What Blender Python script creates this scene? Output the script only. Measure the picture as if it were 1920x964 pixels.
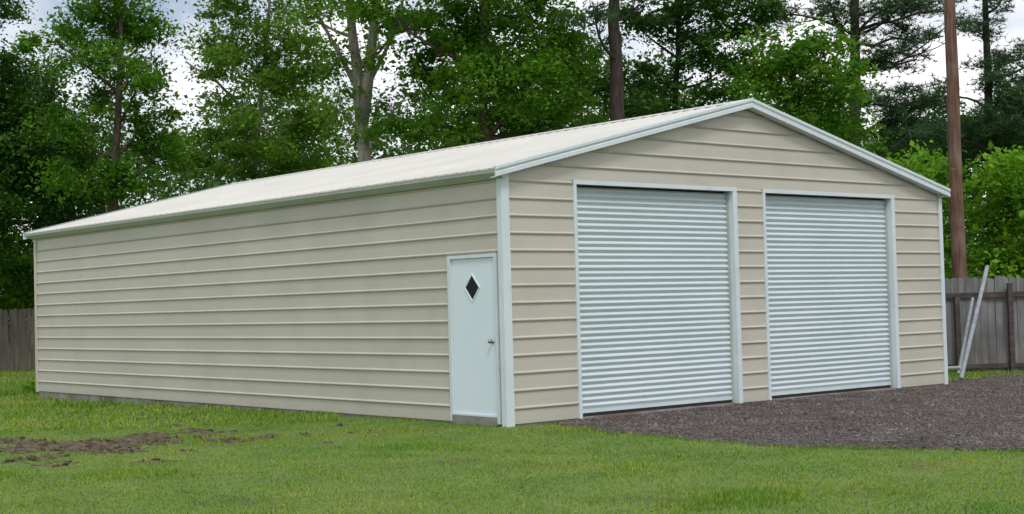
import bpy, math, random
import numpy as np
from mathutils import Vector, Matrix

for o in list(bpy.data.objects):
    bpy.data.objects.remove(o)
S = bpy.context.scene
COL = S.collection
random.seed(7)

# ------------------------------------------------------------------ camera
CAM = np.array([-11.752, -14.127, 1.509])
YAW, PITCH, ROLL, FPX = 0.700, 0.033, -0.026, 2720.0
FW = np.array([math.sin(YAW) * math.cos(PITCH), math.cos(YAW) * math.cos(PITCH), math.sin(PITCH)])
R0 = np.array([math.cos(YAW), -math.sin(YAW), 0.0])
U0 = np.cross(R0, FW)
RT = R0 * math.cos(ROLL) + U0 * math.sin(ROLL)
UP = -R0 * math.sin(ROLL) + U0 * math.cos(ROLL)
cd = bpy.data.cameras.new('camera')
cam = bpy.data.objects.new('camera', cd)
COL.objects.link(cam)
cd.sensor_width = 36.0
cd.lens = FPX / 1920.0 * 36.0
cd.clip_end = 3000
cam.matrix_world = Matrix(((RT[0], UP[0], -FW[0], CAM[0]), (RT[1], UP[1], -FW[1], CAM[1]),
                           (RT[2], UP[2], -FW[2], CAM[2]), (0, 0, 0, 1)))
S.camera = cam
S.render.resolution_x, S.render.resolution_y = 1024, 514

# ------------------------------------------------------------------ sky and sun
SUN_DIR = Vector((-0.30, -0.52, 0.80)).normalized()      # towards the sun
wd = bpy.data.worlds.new('World')
S.world = wd
wd.use_nodes = True
nt = wd.node_tree
nt.nodes.clear()
sky = nt.nodes.new('ShaderNodeTexSky')
sky.sky_type = 'NISHITA'
sky.sun_disc = False
sky.sun_elevation = math.asin(SUN_DIR.z)
sky.sun_rotation = math.atan2(SUN_DIR.x, SUN_DIR.y)
sky.air_density = 1.0
sky.dust_density = 1.5
tc = nt.nodes.new('ShaderNodeTexCoord')
mp = nt.nodes.new('ShaderNodeMapping')
mp.inputs['Scale'].default_value = (1, 1, 1.8)
nz = nt.nodes.new('ShaderNodeTexNoise')
nz.inputs['Scale'].default_value = 4.5
nz.inputs['Detail'].default_value = 8
nz.inputs['Roughness'].default_value = 0.55
rp = nt.nodes.new('ShaderNodeValToRGB')
rp.color_ramp.elements[0].position = 0.36
rp.color_ramp.elements[1].position = 0.58
mx = nt.nodes.new('ShaderNodeMixRGB')
mx.inputs['Color2'].default_value = (11.0, 10.9, 11.2, 1)
bg = nt.nodes.new('ShaderNodeBackground')
bg.inputs['Strength'].default_value = 0.1
out = nt.nodes.new('ShaderNodeOutputWorld')
L = nt.links.new
L(tc.outputs['Generated'], mp.inputs['Vector'])
L(mp.outputs['Vector'], nz.inputs['Vector'])
L(nz.outputs['Fac'], rp.inputs['Fac'])
L(rp.outputs['Color'], mx.inputs['Fac'])
L(sky.outputs['Color'], mx.inputs['Color1'])
L(mx.outputs['Color'], bg.inputs['Color'])
L(bg.outputs['Background'], out.inputs['Surface'])

sl = bpy.data.lights.new('sun', 'SUN')
sl.energy = 1.35
sl.angle = math.radians(14)
sl.color = (1.0, 0.96, 0.89)
so = bpy.data.objects.new('sun', sl)
COL.objects.link(so)
so.location = (-12, -20, 30)
so.rotation_euler = SUN_DIR.to_track_quat('Z', 'Y').to_euler()

S.view_settings.view_transform = 'Standard'
S.view_settings.look = 'None'
S.view_settings.exposure = 0.14
S.view_settings.gamma = 1.0
S.view_settings.use_curve_mapping = False
S.render.engine = 'CYCLES'

# ------------------------------------------------------------------ helpers
def at(px, py, depth):
    """point of the place seen at photo pixel (px, py), depth metres away"""
    return CAM + (FW + RT * (px - 960) / FPX + UP * (482 - py) / FPX) * depth

def mesh(name, v, f, m, parent=None, smooth=False):
    me = bpy.data.meshes.new(name)
    me.from_pydata([tuple(map(float, p)) for p in v], [], [tuple(q) for q in f])
    if smooth:
        me.polygons.foreach_set('use_smooth', [True] * len(me.polygons))
    me.update()
    return link(name, me, m, parent)

def npmesh(name, v, f, m, parent=None, smooth=False):
    """v (n,3), f (k,3|4) numpy arrays"""
    me = bpy.data.meshes.new(name)
    n, (k, w) = len(v), f.shape
    me.vertices.add(n)
    me.vertices.foreach_set('co', np.ascontiguousarray(v, dtype=np.float32).ravel())
    me.loops.add(k * w)
    me.loops.foreach_set('vertex_index', np.ascontiguousarray(f, dtype=np.int32).ravel())
    me.polygons.add(k)
    me.polygons.foreach_set('loop_start', np.arange(0, k * w, w, dtype=np.int32))
    me.polygons.foreach_set('loop_total', np.full(k, w, dtype=np.int32))
    if smooth:
        me.polygons.foreach_set('use_smooth', np.ones(k, dtype=bool))
    me.update(calc_edges=True)
    return link(name, me, m, parent)

def link(name, me, m, parent=None):
    o = bpy.data.objects.new(name, me)
    COL.objects.link(o)
    if m and not me.materials:
        me.materials.append(m)
    if parent:
        o.parent = parent
        o.matrix_parent_inverse = Matrix.Translation(-parent_loc(parent))
    return o

LOC = {}
def parent_loc(p):
    return LOC.get(p, Vector((0, 0, 0)))

def empty(name, loc=(0, 0, 0)):
    o = bpy.data.objects.new(name, None)
    o.empty_display_size = 0.3
    COL.objects.link(o)
    o.location = loc
    LOC[o] = Vector(loc)
    return o

def tag(o, label=None, cat=None, group=None, kind=None):
    if label: o['label'] = label
    if cat: o['category'] = cat
    if group: o['group'] = group
    if kind: o['kind'] = kind
    return o

BOXF = [(0, 3, 2, 1), (4, 5, 6, 7), (0, 1, 5, 4), (1, 2, 6, 5), (2, 3, 7, 6), (3, 0, 4, 7)]
def boxv(x0, x1, y0, y1, z0, z1):
    return [(x0, y0, z0), (x1, y0, z0), (x1, y1, z0), (x0, y1, z0), (x0, y0, z1), (x1, y0, z1), (x1, y1, z1), (x0, y1, z1)]

def box(name, x0, x1, y0, y1, z0, z1, m, parent=None):
    return mesh(name, boxv(x0, x1, y0, y1, z0, z1), BOXF, m, parent)

class MB:
    def __init__(s): s.v, s.f = [], []
    def add(s, v, f):
        n = len(s.v)
        s.v += [tuple(p) for p in v]
        s.f += [tuple(i + n for i in q) for q in f]
        return s
    def box(s, *a): return s.add(boxv(*a), BOXF)
    def prism(s, pts, a, b, mapf):
        """closed profile pts extruded from a to b; mapf(p, t) -> xyz"""
        n = len(pts)
        v = [mapf(p, a) for p in pts] + [mapf(p, b) for p in pts]
        f = [(i, (i + 1) % n, n + (i + 1) % n, n + i) for i in range(n)] + [tuple(range(n - 1, -1, -1)), tuple(range(n, 2 * n))]
        return s.add(v, f)
    def tube(s, path, radii, seg=8, cap=True):
        path = [np.array(p, float) for p in path]
        rings = []
        ref = np.array([0.31, 0.93, 0.2])
        for i, p in enumerate(path):
            d = path[min(i + 1, len(path) - 1)] - path[max(i - 1, 0)]
            d = d / (np.linalg.norm(d) + 1e-9)
            a = np.cross(d, ref); a /= np.linalg.norm(a) + 1e-9
            b = np.cross(d, a)
            rings.append([p + radii[i] * (math.cos(t) * a + math.sin(t) * b) for t in [2 * math.pi * k / seg for k in range(seg)]])
        v = [q for r in rings for q in r]
        f = []
        for i in range(len(path) - 1):
            for k in range(seg):
                k2 = (k + 1) % seg
                f.append((i * seg + k, i * seg + k2, (i + 1) * seg + k2, (i + 1) * seg + k))
        if cap:
            f.append(tuple(range(seg - 1, -1, -1)))
            f.append(tuple(range((len(path) - 1) * seg, len(path) * seg)))
        return s.add(v, f)
    def build(s, name, m, parent=None, smooth=False):
        return mesh(name, s.v, s.f, m, parent, smooth)

# ------------------------------------------------------------------ materials
def mat(name, c1, c2=None, scale=3.0, rough=0.5, metal=0.0, bump=0.0, bscale=40.0, stretch=(1, 1, 1), detail=5.0,
        lo=0.35, hi=0.65, spec=0.5, island=0.0, c3=None, scale3=1.0, lo3=0.5, hi3=0.7, coat=0.0):
    m = bpy.data.materials.new(name)
    m.use_nodes = True
    n = m.node_tree.nodes
    l = m.node_tree.links.new
    b = n['Principled BSDF']
    b.inputs['Roughness'].default_value = rough
    b.inputs['Metallic'].default_value = metal
    b.inputs['Specular IOR Level'].default_value = spec
    b.inputs['Coat Weight'].default_value = coat
    b.inputs['Base Color'].default_value = (*c1, 1)
    t = n.new('ShaderNodeTexCoord')
    g = n.new('ShaderNodeNewGeometry')
    if c2:
        mpn = n.new('ShaderNodeMapping'); mpn.inputs['Scale'].default_value = stretch
        l(g.outputs['Position'], mpn.inputs['Vector'])
        z = n.new('ShaderNodeTexNoise'); z.inputs['Scale'].default_value = scale; z.inputs['Detail'].default_value = detail
        l(mpn.outputs['Vector'], z.inputs['Vector'])
        r = n.new('ShaderNodeValToRGB')
        r.color_ramp.elements[0].position = lo; r.color_ramp.elements[1].position = hi
        r.color_ramp.elements[0].color = (*c1, 1); r.color_ramp.elements[1].color = (*c2, 1)
        l(z.outputs['Fac'], r.inputs['Fac'])
        col = r.outputs['Color']
        if c3:
            z3 = n.new('ShaderNodeTexNoise'); z3.inputs['Scale'].default_value = scale3; z3.inputs['Detail'].default_value = 4
            l(g.outputs['Position'], z3.inputs['Vector'])
            r3 = n.new('ShaderNodeMapRange'); r3.inputs['From Min'].default_value = lo3; r3.inputs['From Max'].default_value = hi3
            l(z3.outputs['Fac'], r3.inputs['Value'])
            x3 = n.new('ShaderNodeMixRGB'); x3.inputs['Color2'].default_value = (*c3, 1)
            l(r3.outputs['Result'], x3.inputs['Fac']); l(col, x3.inputs['Color1'])
            col = x3.outputs['Color']
        if island:
            mr = n.new('ShaderNodeMapRange'); mr.inputs['To Min'].default_value = 1 - island; mr.inputs['To Max'].default_value = 1 + island
            l(g.outputs['Random Per Island'], mr.inputs['Value'])
            vm = n.new('ShaderNodeVectorMath'); vm.operation = 'SCALE'
            l(col, vm.inputs[0]); l(mr.outputs['Result'], vm.inputs['Scale'])
            col = vm.outputs['Vector']
        l(col, b.inputs['Base Color'])
    if bump:
        zb = n.new('ShaderNodeTexNoise'); zb.inputs['Scale'].default_value = bscale; zb.inputs['Detail'].default_value = 4
        mb = n.new('ShaderNodeMapping'); mb.inputs['Scale'].default_value = stretch
        l(g.outputs['Position'], mb.inputs['Vector']); l(mb.outputs['Vector'], zb.inputs['Vector'])
        bn = n.new('ShaderNodeBump'); bn.inputs['Strength'].default_value = min(bump, 1.0); bn.inputs['Distance'].default_value = 0.02
        l(zb.outputs['Fac'], bn.inputs['Height']); l(bn.outputs['Normal'], b.inputs['Normal'])
    return m

def leafmat(name, c1, c2, c3, trans=0.35, island=0.35, scale=0.9, rough=0.55, detail=3):
    """foliage: diffuse + light shining through, tone varies leaf by leaf and clump by clump"""
    m = bpy.data.materials.new(name)
    m.use_nodes = True
    n = m.node_tree.nodes; l = m.node_tree.links.new
    b = n['Principled BSDF']; o = n['Material Output']
    b.inputs['Roughness'].default_value = rough
    b.inputs['Specular IOR Level'].default_value = 0.25
    g = n.new('ShaderNodeNewGeometry')
    z = n.new('ShaderNodeTexNoise'); z.inputs['Scale'].default_value = scale; z.inputs['Detail'].default_value = detail
    z.inputs['Roughness'].default_value = 0.6
    l(g.outputs['Position'], z.inputs['Vector'])
    r = n.new('ShaderNodeValToRGB')
    e = r.color_ramp.elements
    e[0].position = 0.33; e[0].color = (*c1, 1)
    e[1].position = 0.68; e[1].color = (*c3, 1)
    k = e.new(0.5); k.color = (*c2, 1)
    l(z.outputs['Fac'], r.inputs['Fac'])
    mr = n.new('ShaderNodeMapRange'); mr.inputs['To Min'].default_value = 1 - island; mr.inputs['To Max'].default_value = 1 + island
    l(g.outputs['Random Per Island'], mr.inputs['Value'])
    vm = n.new('ShaderNodeVectorMath'); vm.operation = 'SCALE'
    l(r.outputs['Color'], vm.inputs[0]); l(mr.outputs['Result'], vm.inputs['Scale'])
    l(vm.outputs['Vector'], b.inputs['Base Color'])
    t = n.new('ShaderNodeBsdfTranslucent')
    vt = n.new('ShaderNodeVectorMath'); vt.operation = 'MULTIPLY'; vt.inputs[1].default_value = (1.15, 1.2, 0.6)
    l(vm.outputs['Vector'], vt.inputs[0]); l(vt.outputs['Vector'], t.inputs['Color'])
    x = n.new('ShaderNodeMixShader'); x.inputs['Fac'].default_value = trans
    l(b.outputs['BSDF'], x.inputs[1]); l(t.outputs['BSDF'], x.inputs[2]); l(x.outputs['Shader'], o.inputs['Surface'])
    return m

M = {}
M['siding'] = mat('beige_siding', (0.502, 0.481, 0.412), (0.54, 0.516, 0.442), 0.7, 0.42, bump=0.03, bscale=1.5, stretch=(1, 1, 1.6), c3=(0.478, 0.459, 0.396), scale3=1.5, lo3=0.5, hi3=0.75)
M['wallcore'] = mat('wall_core', (0.3, 0.28, 0.25), (0.34, 0.32, 0.28), 2, 0.8)
M['roof'] = mat('roof_metal', (0.585, 0.58, 0.535), (0.655, 0.645, 0.60), 0.5, 0.5, stretch=(2, 1, 1), c3=(0.55, 0.545, 0.505), scale3=1.4, lo3=0.55, hi3=0.75)
M['trim'] = mat('white_trim', (0.60, 0.68, 0.705), (0.655, 0.735, 0.76), 2.5, 0.4, c3=(0.54, 0.61, 0.63), scale3=5, lo3=0.55, hi3=0.8)
M['slat'] = mat('curtain_steel', (0.585, 0.68, 0.70), (0.625, 0.715, 0.735), 0.8, 0.4, stretch=(1, 1, 1.5))
M['door'] = mat('white_door_paint', (0.67, 0.785, 0.85), (0.705, 0.81, 0.87), 1.0, 0.38)
M['eave'] = mat('shaded_eave_metal', (0.42, 0.46, 0.43), (0.48, 0.52, 0.48), 2.0, 0.5)  # white metal with its grey-green shade put into the colour
M['dark_inside'] = mat('pane_dark_inside', (0.006, 0.009, 0.009), rough=0.25, spec=0.15)  # near-black pane colour stands in for the unlit interior
M['metal'] = mat('knob_metal', (0.35, 0.34, 0.32), rough=0.3, metal=1.0)
M['gap_black'] = mat('door_gap_black', (0.015, 0.016, 0.018), rough=0.7)  # shade of the gap below the roller doors, as a colour
M['concrete'] = mat('concrete', (0.20, 0.19, 0.175), (0.30, 0.285, 0.265), 4, 0.9, bump=0.4, bscale=30, c3=(0.16, 0.13, 0.10), scale3=0.8, lo3=0.5, hi3=0.6)
M['galv'] = mat('galvanised', (0.24, 0.26, 0.29), (0.34, 0.37, 0.40), 8, 0.5, metal=0.2)
M['fence'] = mat('weathered_wood', (0.135, 0.135, 0.142), (0.235, 0.235, 0.245), 5, 0.9, bump=0.5, bscale=30, stretch=(2, 2, 0.25), c3=(0.10, 0.088, 0.085), scale3=1.2, lo3=0.5, hi3=0.75)
M['fence_b'] = mat('brown_wood', (0.13, 0.108, 0.09), (0.22, 0.185, 0.155), 5, 0.9, bump=0.5, bscale=30, stretch=(2, 2, 0.25), c3=(0.13, 0.12, 0.11), scale3=0.8, lo3=0.5, hi3=0.75)
M['rail'] = mat('dark_rail_wood', (0.05, 0.038, 0.036), (0.10, 0.08, 0.075), 6, 0.9, bump=0.4, stretch=(0.4, 0.4, 2))
M['pole'] = mat('treated_pole', (0.065, 0.032, 0.019), (0.18, 0.10, 0.066), 7, 0.85, bump=0.8, bscale=25, stretch=(3, 3, 0.25), detail=8, c3=(0.24, 0.175, 0.14), scale3=1.1, lo3=0.5, hi3=0.75)
M['bark_grey'] = mat('grey_bark', (0.25, 0.22, 0.195), (0.42, 0.385, 0.35), 4, 0.95, bump=0.8, bscale=14, stretch=(2, 2, 0.5))
M['bark_brown'] = mat('brown_bark', (0.05, 0.034, 0.027), (0.12, 0.085, 0.07), 5, 0.95, bump=0.8, bscale=14, stretch=(2, 2, 0.5))
M['bark_pine'] = mat('pine_bark', (0.026, 0.018, 0.015), (0.060, 0.043, 0.036), 7, 0.95, bump=0.8, bscale=14, stretch=(2, 2, 0.5))
M['bark_dark'] = mat('dark_bark', (0.022, 0.018, 0.016), (0.05, 0.042, 0.036), 5, 0.95, bump=0.8, bscale=14, stretch=(2, 2, 0.5))
M['leaf_mid'] = leafmat('leaf_mid', (0.048, 0.15, 0.012), (0.092, 0.23, 0.018), (0.145, 0.30, 0.026), trans=0.5)
M['leaf_light'] = leafmat('leaf_light', (0.08, 0.19, 0.024), (0.13, 0.265, 0.032), (0.19, 0.33, 0.045), trans=0.5)
M['leaf_dark'] = leafmat('leaf_dark', (0.024, 0.082, 0.014), (0.046, 0.132, 0.018), (0.084, 0.20, 0.024), trans=0.42)
M['leaf_bright'] = leafmat('leaf_bright', (0.06, 0.185, 0.012), (0.12, 0.285, 0.016), (0.20, 0.39, 0.028), scale=0.7, trans=0.42)
M['needle'] = leafmat('needle', (0.024, 0.07, 0.030), (0.042, 0.10, 0.038), (0.065, 0.135, 0.046), trans=0.25)
M['wood_mass'] = leafmat('wood_mass', (0.030, 0.088, 0.018), (0.055, 0.14, 0.026), (0.10, 0.20, 0.034), trans=0.45, scale=0.4)
M['ground'] = mat('lawn_soil', (0.085, 0.15, 0.025), (0.135, 0.195, 0.04), 1.6, 0.95, bump=0.6, bscale=18, c3=(0.10, 0.085, 0.045), scale3=0.9, lo3=0.58, hi3=0.75)
M['grass'] = leafmat('grass_blades', (0.105, 0.245, 0.022), (0.195, 0.31, 0.036), (0.30, 0.35, 0.066), trans=0.3, island=0.42, scale=0.5, detail=7)
M['gravel_bed'] = mat('gravel_bed', (0.066, 0.058, 0.054), (0.105, 0.094, 0.088), 9, 0.95, bump=1.0, bscale=45, c3=(0.07, 0.058, 0.055), scale3=0.7, lo3=0.45, hi3=0.65)
M['stone'] = mat('gravel_stones', (0.095, 0.083, 0.076), (0.172, 0.150, 0.138), 1.5, 0.9, island=0.6, c3=(0.115, 0.085, 0.075), scale3=0.8, lo3=0.45, hi3=0.7)
M['dirt'] = mat('bare_dirt', (0.035, 0.026, 0.012), (0.15, 0.122, 0.066), 9, 0.95, bump=0.9, bscale=25, detail=8)

# ------------------------------------------------------------------ ground
rng = np.random.default_rng(11)

class Noise:
    def __init__(s, seed, n=256):
        s.g = np.random.default_rng(seed).random((n, n)); s.n = n
    def __call__(s, x, y):
        xi = np.floor(x).astype(int); yi = np.floor(y).astype(int)
        fx = x - xi; fy = y - yi
        fx = fx * fx * (3 - 2 * fx); fy = fy * fy * (3 - 2 * fy)
        a = s.g[xi % s.n, yi % s.n]; b = s.g[(xi + 1) % s.n, yi % s.n]
        c = s.g[xi % s.n, (yi + 1) % s.n]; d = s.g[(xi + 1) % s.n, (yi + 1) % s.n]
        return (a * (1 - fx) + b * fx) * (1 - fy) + (c * (1 - fx) + d * fx) * fy
    def fbm(s, x, y, o=3):
        t, w = 0, 0
        for k in range(o):
            t = t + s(x * 2 ** k + 17 * k, y * 2 ** k + 5 * k) / 2 ** k; w += 1 / 2 ** k
        return t / w
N1, N2, N3 = Noise(1), Noise(2), Noise(3)

def sstep(a, b, x):
    t = np.clip((x - a) / (b - a), 0, 1)
    return t * t * (3 - 2 * t)

def gz(x, y):
    x = np.asarray(x, float); y = np.asarray(y, float)
    z = -0.03 - 0.12 * sstep(0.5, 15, y) + 0.035 * (N1.fbm(x * 0.35, y * 0.35) - 0.5)
    return z

def gravel_mask(x, y):
    """>0 inside the drive in front of the roller doors"""
    e = 0.35 * (N2.fbm(x * 0.9, y * 0.9) - 0.5) + 0.16 * (N3(x * 4, y * 4) - 0.5)
    left = x - (0.08 + 2.2 * sstep(-4, -9, y)) + e + 0.45 * sstep(-1.2, -0.2, y) * (-1)
    back = 0.55 - y + 1.2 * e + 0.25 * np.where(x < 10, 1, 0)
    right = 14.0 - x + e
    front = y + 24 + e
    return np.minimum(np.minimum(left, back), np.minimum(right, front))

def dirt_mask(x, y):
    # scuffed strip of bare soil on the lawn beside the long wall
    c = np.array([-4.5, 2.55]); ax = np.array([math.cos(YAW), -math.sin(YAW)]); ay = np.array([math.sin(YAW), math.cos(YAW)])
    dx, dy = x - c[0], y - c[1]
    u = dx * ax[0] + dy * ax[1]; w = dx * ay[0] + dy * ay[1]
    w2 = w - 0.22 * u + 0.25 * np.sin(u * 1.3)
    d = 1 - np.sqrt((u / 1.8) ** 2 + (w2 / 1.9) ** 2)
    return d * 0.62 + 2.3 * (N2.fbm(u * 2.3 + 3, w * 1.7, 4) - 0.56)

def ax_coords(lo, hi, step, far):
    c = list(np.arange(lo, hi + 1e-6, step))
    s, d = [], step
    x = hi
    while x < far:
        d *= 1.35; x += d; s.append(x)
    x = lo; d = step; q = []
    while x > -far:
        d *= 1.35; x -= d; q.append(x)
    return np.array(q[::-1] + c + s)

gx = ax_coords(-20, 24, 0.25, 600); gy = ax_coords(-20, 34, 0.25, 600)
X, Y = np.meshgrid(gx, gy, indexing='ij')
inside = (X > 0.15) & (X < 9.5) & (Y > 0.15) & (Y < 14.9)
Z = gz(X, Y) - np.where(gravel_mask(X, Y) > 0.15, 0.035, 0) - np.where(inside, 0.25, 0)
V = np.stack([X.ravel(), Y.ravel(), Z.ravel()], 1)
ny = len(gy); nx = len(gx)
I = (np.arange(nx - 1)[:, None] * ny + np.arange(ny - 1)[None, :]).ravel()
F = np.stack([I, I + ny, I + ny + 1, I + 1], 1)
ground = npmesh('ground', V, F, M['ground'], smooth=True)
tag(ground, 'green lawn ground running around and behind the garage', 'lawn', kind='structure')

# gravel drive sheet
def gravel_h(X, Y, gm):
    return gz(X, Y) + 0.012 + 0.03 * (N3.fbm(X * 2.2, Y * 2.2) - 0.5) + 0.045 * sstep(0.0, 0.35, gm) * sstep(0.9, 0.4, gm) * (N2(X * 1.1, Y * 1.1)) * sstep(-0.1, -0.8, Y) - 0.06 * sstep(0.06, -0.05, gm)
gx2 = np.arange(-0.6, 14.6, 0.12); gy2 = np.arange(-24.4, 1.4, 0.12)
X, Y = np.meshgrid(gx2, gy2, indexing='ij')
gm = gravel_mask(X, Y)
hgt = gravel_h(X, Y, gm)
V = np.stack([X.ravel(), Y.ravel(), hgt.ravel()], 1)
ny = len(gy2); nx = len(gx2)
ii, jj = np.meshgrid(np.arange(nx - 1), np.arange(ny - 1), indexing='ij')
cx = (gx2[ii] + 0.06); cy = (gy2[jj] + 0.06)
keep = ((gravel_mask(cx, cy) > -0.05) & ~((cx > 0.2) & (cx < 9.4) & (cy > 0.35))).ravel()
I = (ii * ny + jj).ravel()[keep]
F = np.stack([I, I + ny, I + ny + 1, I + 1], 1)
drive = npmesh('gravel_drive', V, F, M['gravel_bed'], smooth=True)
tag(drive, 'grey brown gravel drive in front of the roller doors', 'driveway', kind='structure')

# loose stones
def rocks(name, px, py, pz, size, m, parent=None):
    n = len(px)
    base = np.array([(1, 0, 0), (-1, 0, 0), (0, 1, 0), (0, -1, 0), (0, 0, 1), (0, 0, -1)], float)
    fc = np.array([(0, 2, 4), (2, 1, 4), (1, 3, 4), (3, 0, 4), (2, 0, 5), (1, 2, 5), (3, 1, 5), (0, 3, 5)])
    v = base[None] * rng.uniform(0.55, 1.25, (n, 6, 1)) + rng.normal(0, 0.16, (n, 6, 3))
    v = v * size[:, None, None] * rng.uniform(0.7, 1.3, (n, 1, 3)) * np.array([1, 1, 0.7])
    a = rng.uniform(0, 2 * math.pi, n); c, s = np.cos(a), np.sin(a)
    vx = v[..., 0] * c[:, None] - v[..., 1] * s[:, None]; vy = v[..., 0] * s[:, None] + v[..., 1] * c[:, None]
    v = np.stack([vx + px[:, None], vy + py[:, None], v[..., 2] + pz[:, None]], 2).reshape(-1, 3)
    f = (fc[None] + 6 * np.arange(n)[:, None, None]).reshape(-1, 3)
    return npmesh(name, v, f, m, parent)

n = 85000
px = rng.uniform(-0.4, 12.5, n); py = -0.2 + 0.9 - rng.random(n) ** 1.15 * 12
g = gravel_mask(px, py)
k = (g > -0.07) & ~((px > -0.05) & (px < 9.7) & (py > -0.06)) & (rng.random(n) < 0.75 + 0.25 * sstep(0, 0.4, g))
px, py = px[k], py[k]
sz = rng.uniform(0.008, 0.021, len(px)) * (1 + 0.9 * (rng.random(len(px)) > 0.96))
gr = rocks('gravel_stones', px, py, gravel_h(px, py, gravel_mask(px, py)) + 0.003, sz, M['stone'])
tag(gr, 'loose grey and brown stones of the gravel drive', 'gravel', kind='stuff')

# bare dirt with clods
gx3 = np.arange(-7.4, -1.0, 0.05); gy3 = np.arange(-1.2, 6.0, 0.05)
X, Y = np.meshgrid(gx3, gy3, indexing='ij')
dm = dirt_mask(X, Y)
hz = gz(X, Y) + 0.10 * sstep(0.0, 0.35, dm) * (N3.fbm(X * 5, Y * 5, 4) - 0.36) - 0.05 * sstep(0.04, -0.06, dm) + 0.008
V = np.stack([X.ravel(), Y.ravel(), hz.ravel()], 1)
ny = len(gy3); nx = len(gx3)
ii, jj = np.meshgrid(np.arange(nx - 1), np.arange(ny - 1), indexing='ij')
keep = (dirt_mask(gx3[ii] + .025, gy3[jj] + .025) > -0.04).ravel()
I = (ii * ny + jj).ravel()[keep]
F = np.stack([I, I + ny, I + ny + 1, I + 1], 1)
dirt = npmesh('dirt_patch', V, F, M['dirt'], smooth=True)
tag(dirt, 'patch of scuffed bare brown soil in the lawn', 'dirt patch', kind='structure')
n = 5000
px = rng.uniform(-7.4, -1.0, n); py = rng.uniform(-1.2, 6, n)
k = dirt_mask(px, py) > 0.08
px, py = px[k], py[k]
cl = rocks('dirt_clods', px, py, gz(px, py) + 0.02, rng.uniform(0.012, 0.05, len(px)) ** 1.0, M['dirt'])
tag(cl, 'loose brown soil clods lying on the bare patch', 'soil', kind='stuff')

# ------------------------------------------------------------------ grass
def grass(n, sampler, hmin, hmax, wid):
    px, py = sampler(n)
    gm = gravel_mask(px, py); dm = dirt_mask(px, py)
    dens = np.clip(0.45 + 1.1 * N1.fbm(px * 1.3, py * 1.3), 0, 1)
    k = (gm < 0.05 + 0.10 * rng.random(len(px))) & (rng.random(len(px)) < dens * np.where(dm > 0.0, 0.42, np.where(dm > -0.15, 0.6, 1)))
    k &= ~((px > -0.02) & (px < 9.67) & (py > -0.02) & (py < 15.07))
    px, py = px[k], py[k]
    n = len(px)
    tuft = 0.75 + 0.7 * N2.fbm(px * 2.3, py * 2.3) ** 2 + 0.8 * (N3(px * 0.9, py * 0.9) > 0.8)
    nearw = ((np.abs(px) < 0.25) & (py > 0)) | (gravel_mask(px, py) > -0.12)
    h = rng.uniform(hmin, hmax, n) * tuft * np.where(nearw, 1.5, 1) * np.where(rng.random(n) > 0.985, 1.9, 1)
    a = rng.uniform(0, 2 * math.pi, n)
    w = wid * rng.uniform(0.7, 1.4, n)
    lean = rng.uniform(0.15, 0.95, n) * h
    b = rng.uniform(0, 2 * math.pi, n)
    z = gz(px, py) - 0.008
    dx, dy = np.cos(a) * w, np.sin(a) * w
    lx, ly = np.cos(b) * lean, np.sin(b) * lean
    p = np.empty((n, 5, 3))
    p[:, 0] = np.stack([px - dx, py - dy, z], 1)
    p[:, 1] = np.stack([px + dx, py + dy, z], 1)
    p[:, 2] = np.stack([px + dx * .8 + lx * .4, py + dy * .8 + ly * .4, z + h * .6], 1)
    p[:, 3] = np.stack([px - dx * .8 + lx * .4, py - dy * .8 + ly * .4, z + h * .6], 1)
    p[:, 4] = np.stack([px + lx, py + ly, z + h], 1)
    base = 5 * np.arange(n)[:, None]
    f = np.concatenate([base + [0, 1, 2], base + [0, 2, 3], base + [3, 2, 4]], 0)
    return p.reshape(-1, 3), f

def wedge(d0, d1, s0, s1, power=1.0):
    def f(n):
        # even over the strip of lawn between distances d0 and d1
        d = d0 + (d1 - d0) * rng.random(n) ** power
        s = rng.uniform(s0, s1, n) * d
        ax = np.array([math.cos(YAW), -math.sin(YAW)]); ay = np.array([math.sin(YAW), math.cos(YAW)])
        return CAM[0] + ay[0] * d + ax[0] * s, CAM[1] + ay[1] * d + ax[1] * s
    return f
parts = [grass(300000, wedge(8.8, 20.5, -0.5, 0.5), 0.014, 0.036, 0.0038),
         grass(70000, wedge(20, 46, -0.50, -0.12), 0.03, 0.07, 0.009),
         grass(14000, wedge(23, 31, 0.22, 0.50), 0.03, 0.075, 0.008)]
vs, fs, off = [], [], 0
for v, f in parts:
    vs.append(v); fs.append(f + off); off += len(v)
lawn = npmesh('lawn_grass', np.concatenate(vs), np.concatenate(fs), M['grass'])
tag(lawn, 'short mown green grass blades of the lawn', 'grass', kind='stuff')

# ------------------------------------------------------------------ garage
W, LN, H = 9.65, 15.05, 3.20
XR, HR = 4.725, 4.355           # ridge of the wall
SL, SR = (HR - H) / XR, (HR - H) / (W - XR)
def top(x):                    # wall height under the roof at x
    return H + SL * x if x < XR else H + SR * (W - x)
garage = empty('garage', (0, 0, 0))
tag(garage, 'long beige metal garage with two white roller doors and a cream roof', 'garage')
DH = 3.085
DOORS = [(1.262, 4.372), (5.09, 8.25)]
T = 0.16

slab = box('slab', 0.012, W - 0.012, 0.012, LN - 0.012, -0.35, -0.002, M['concrete'], garage)

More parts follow.
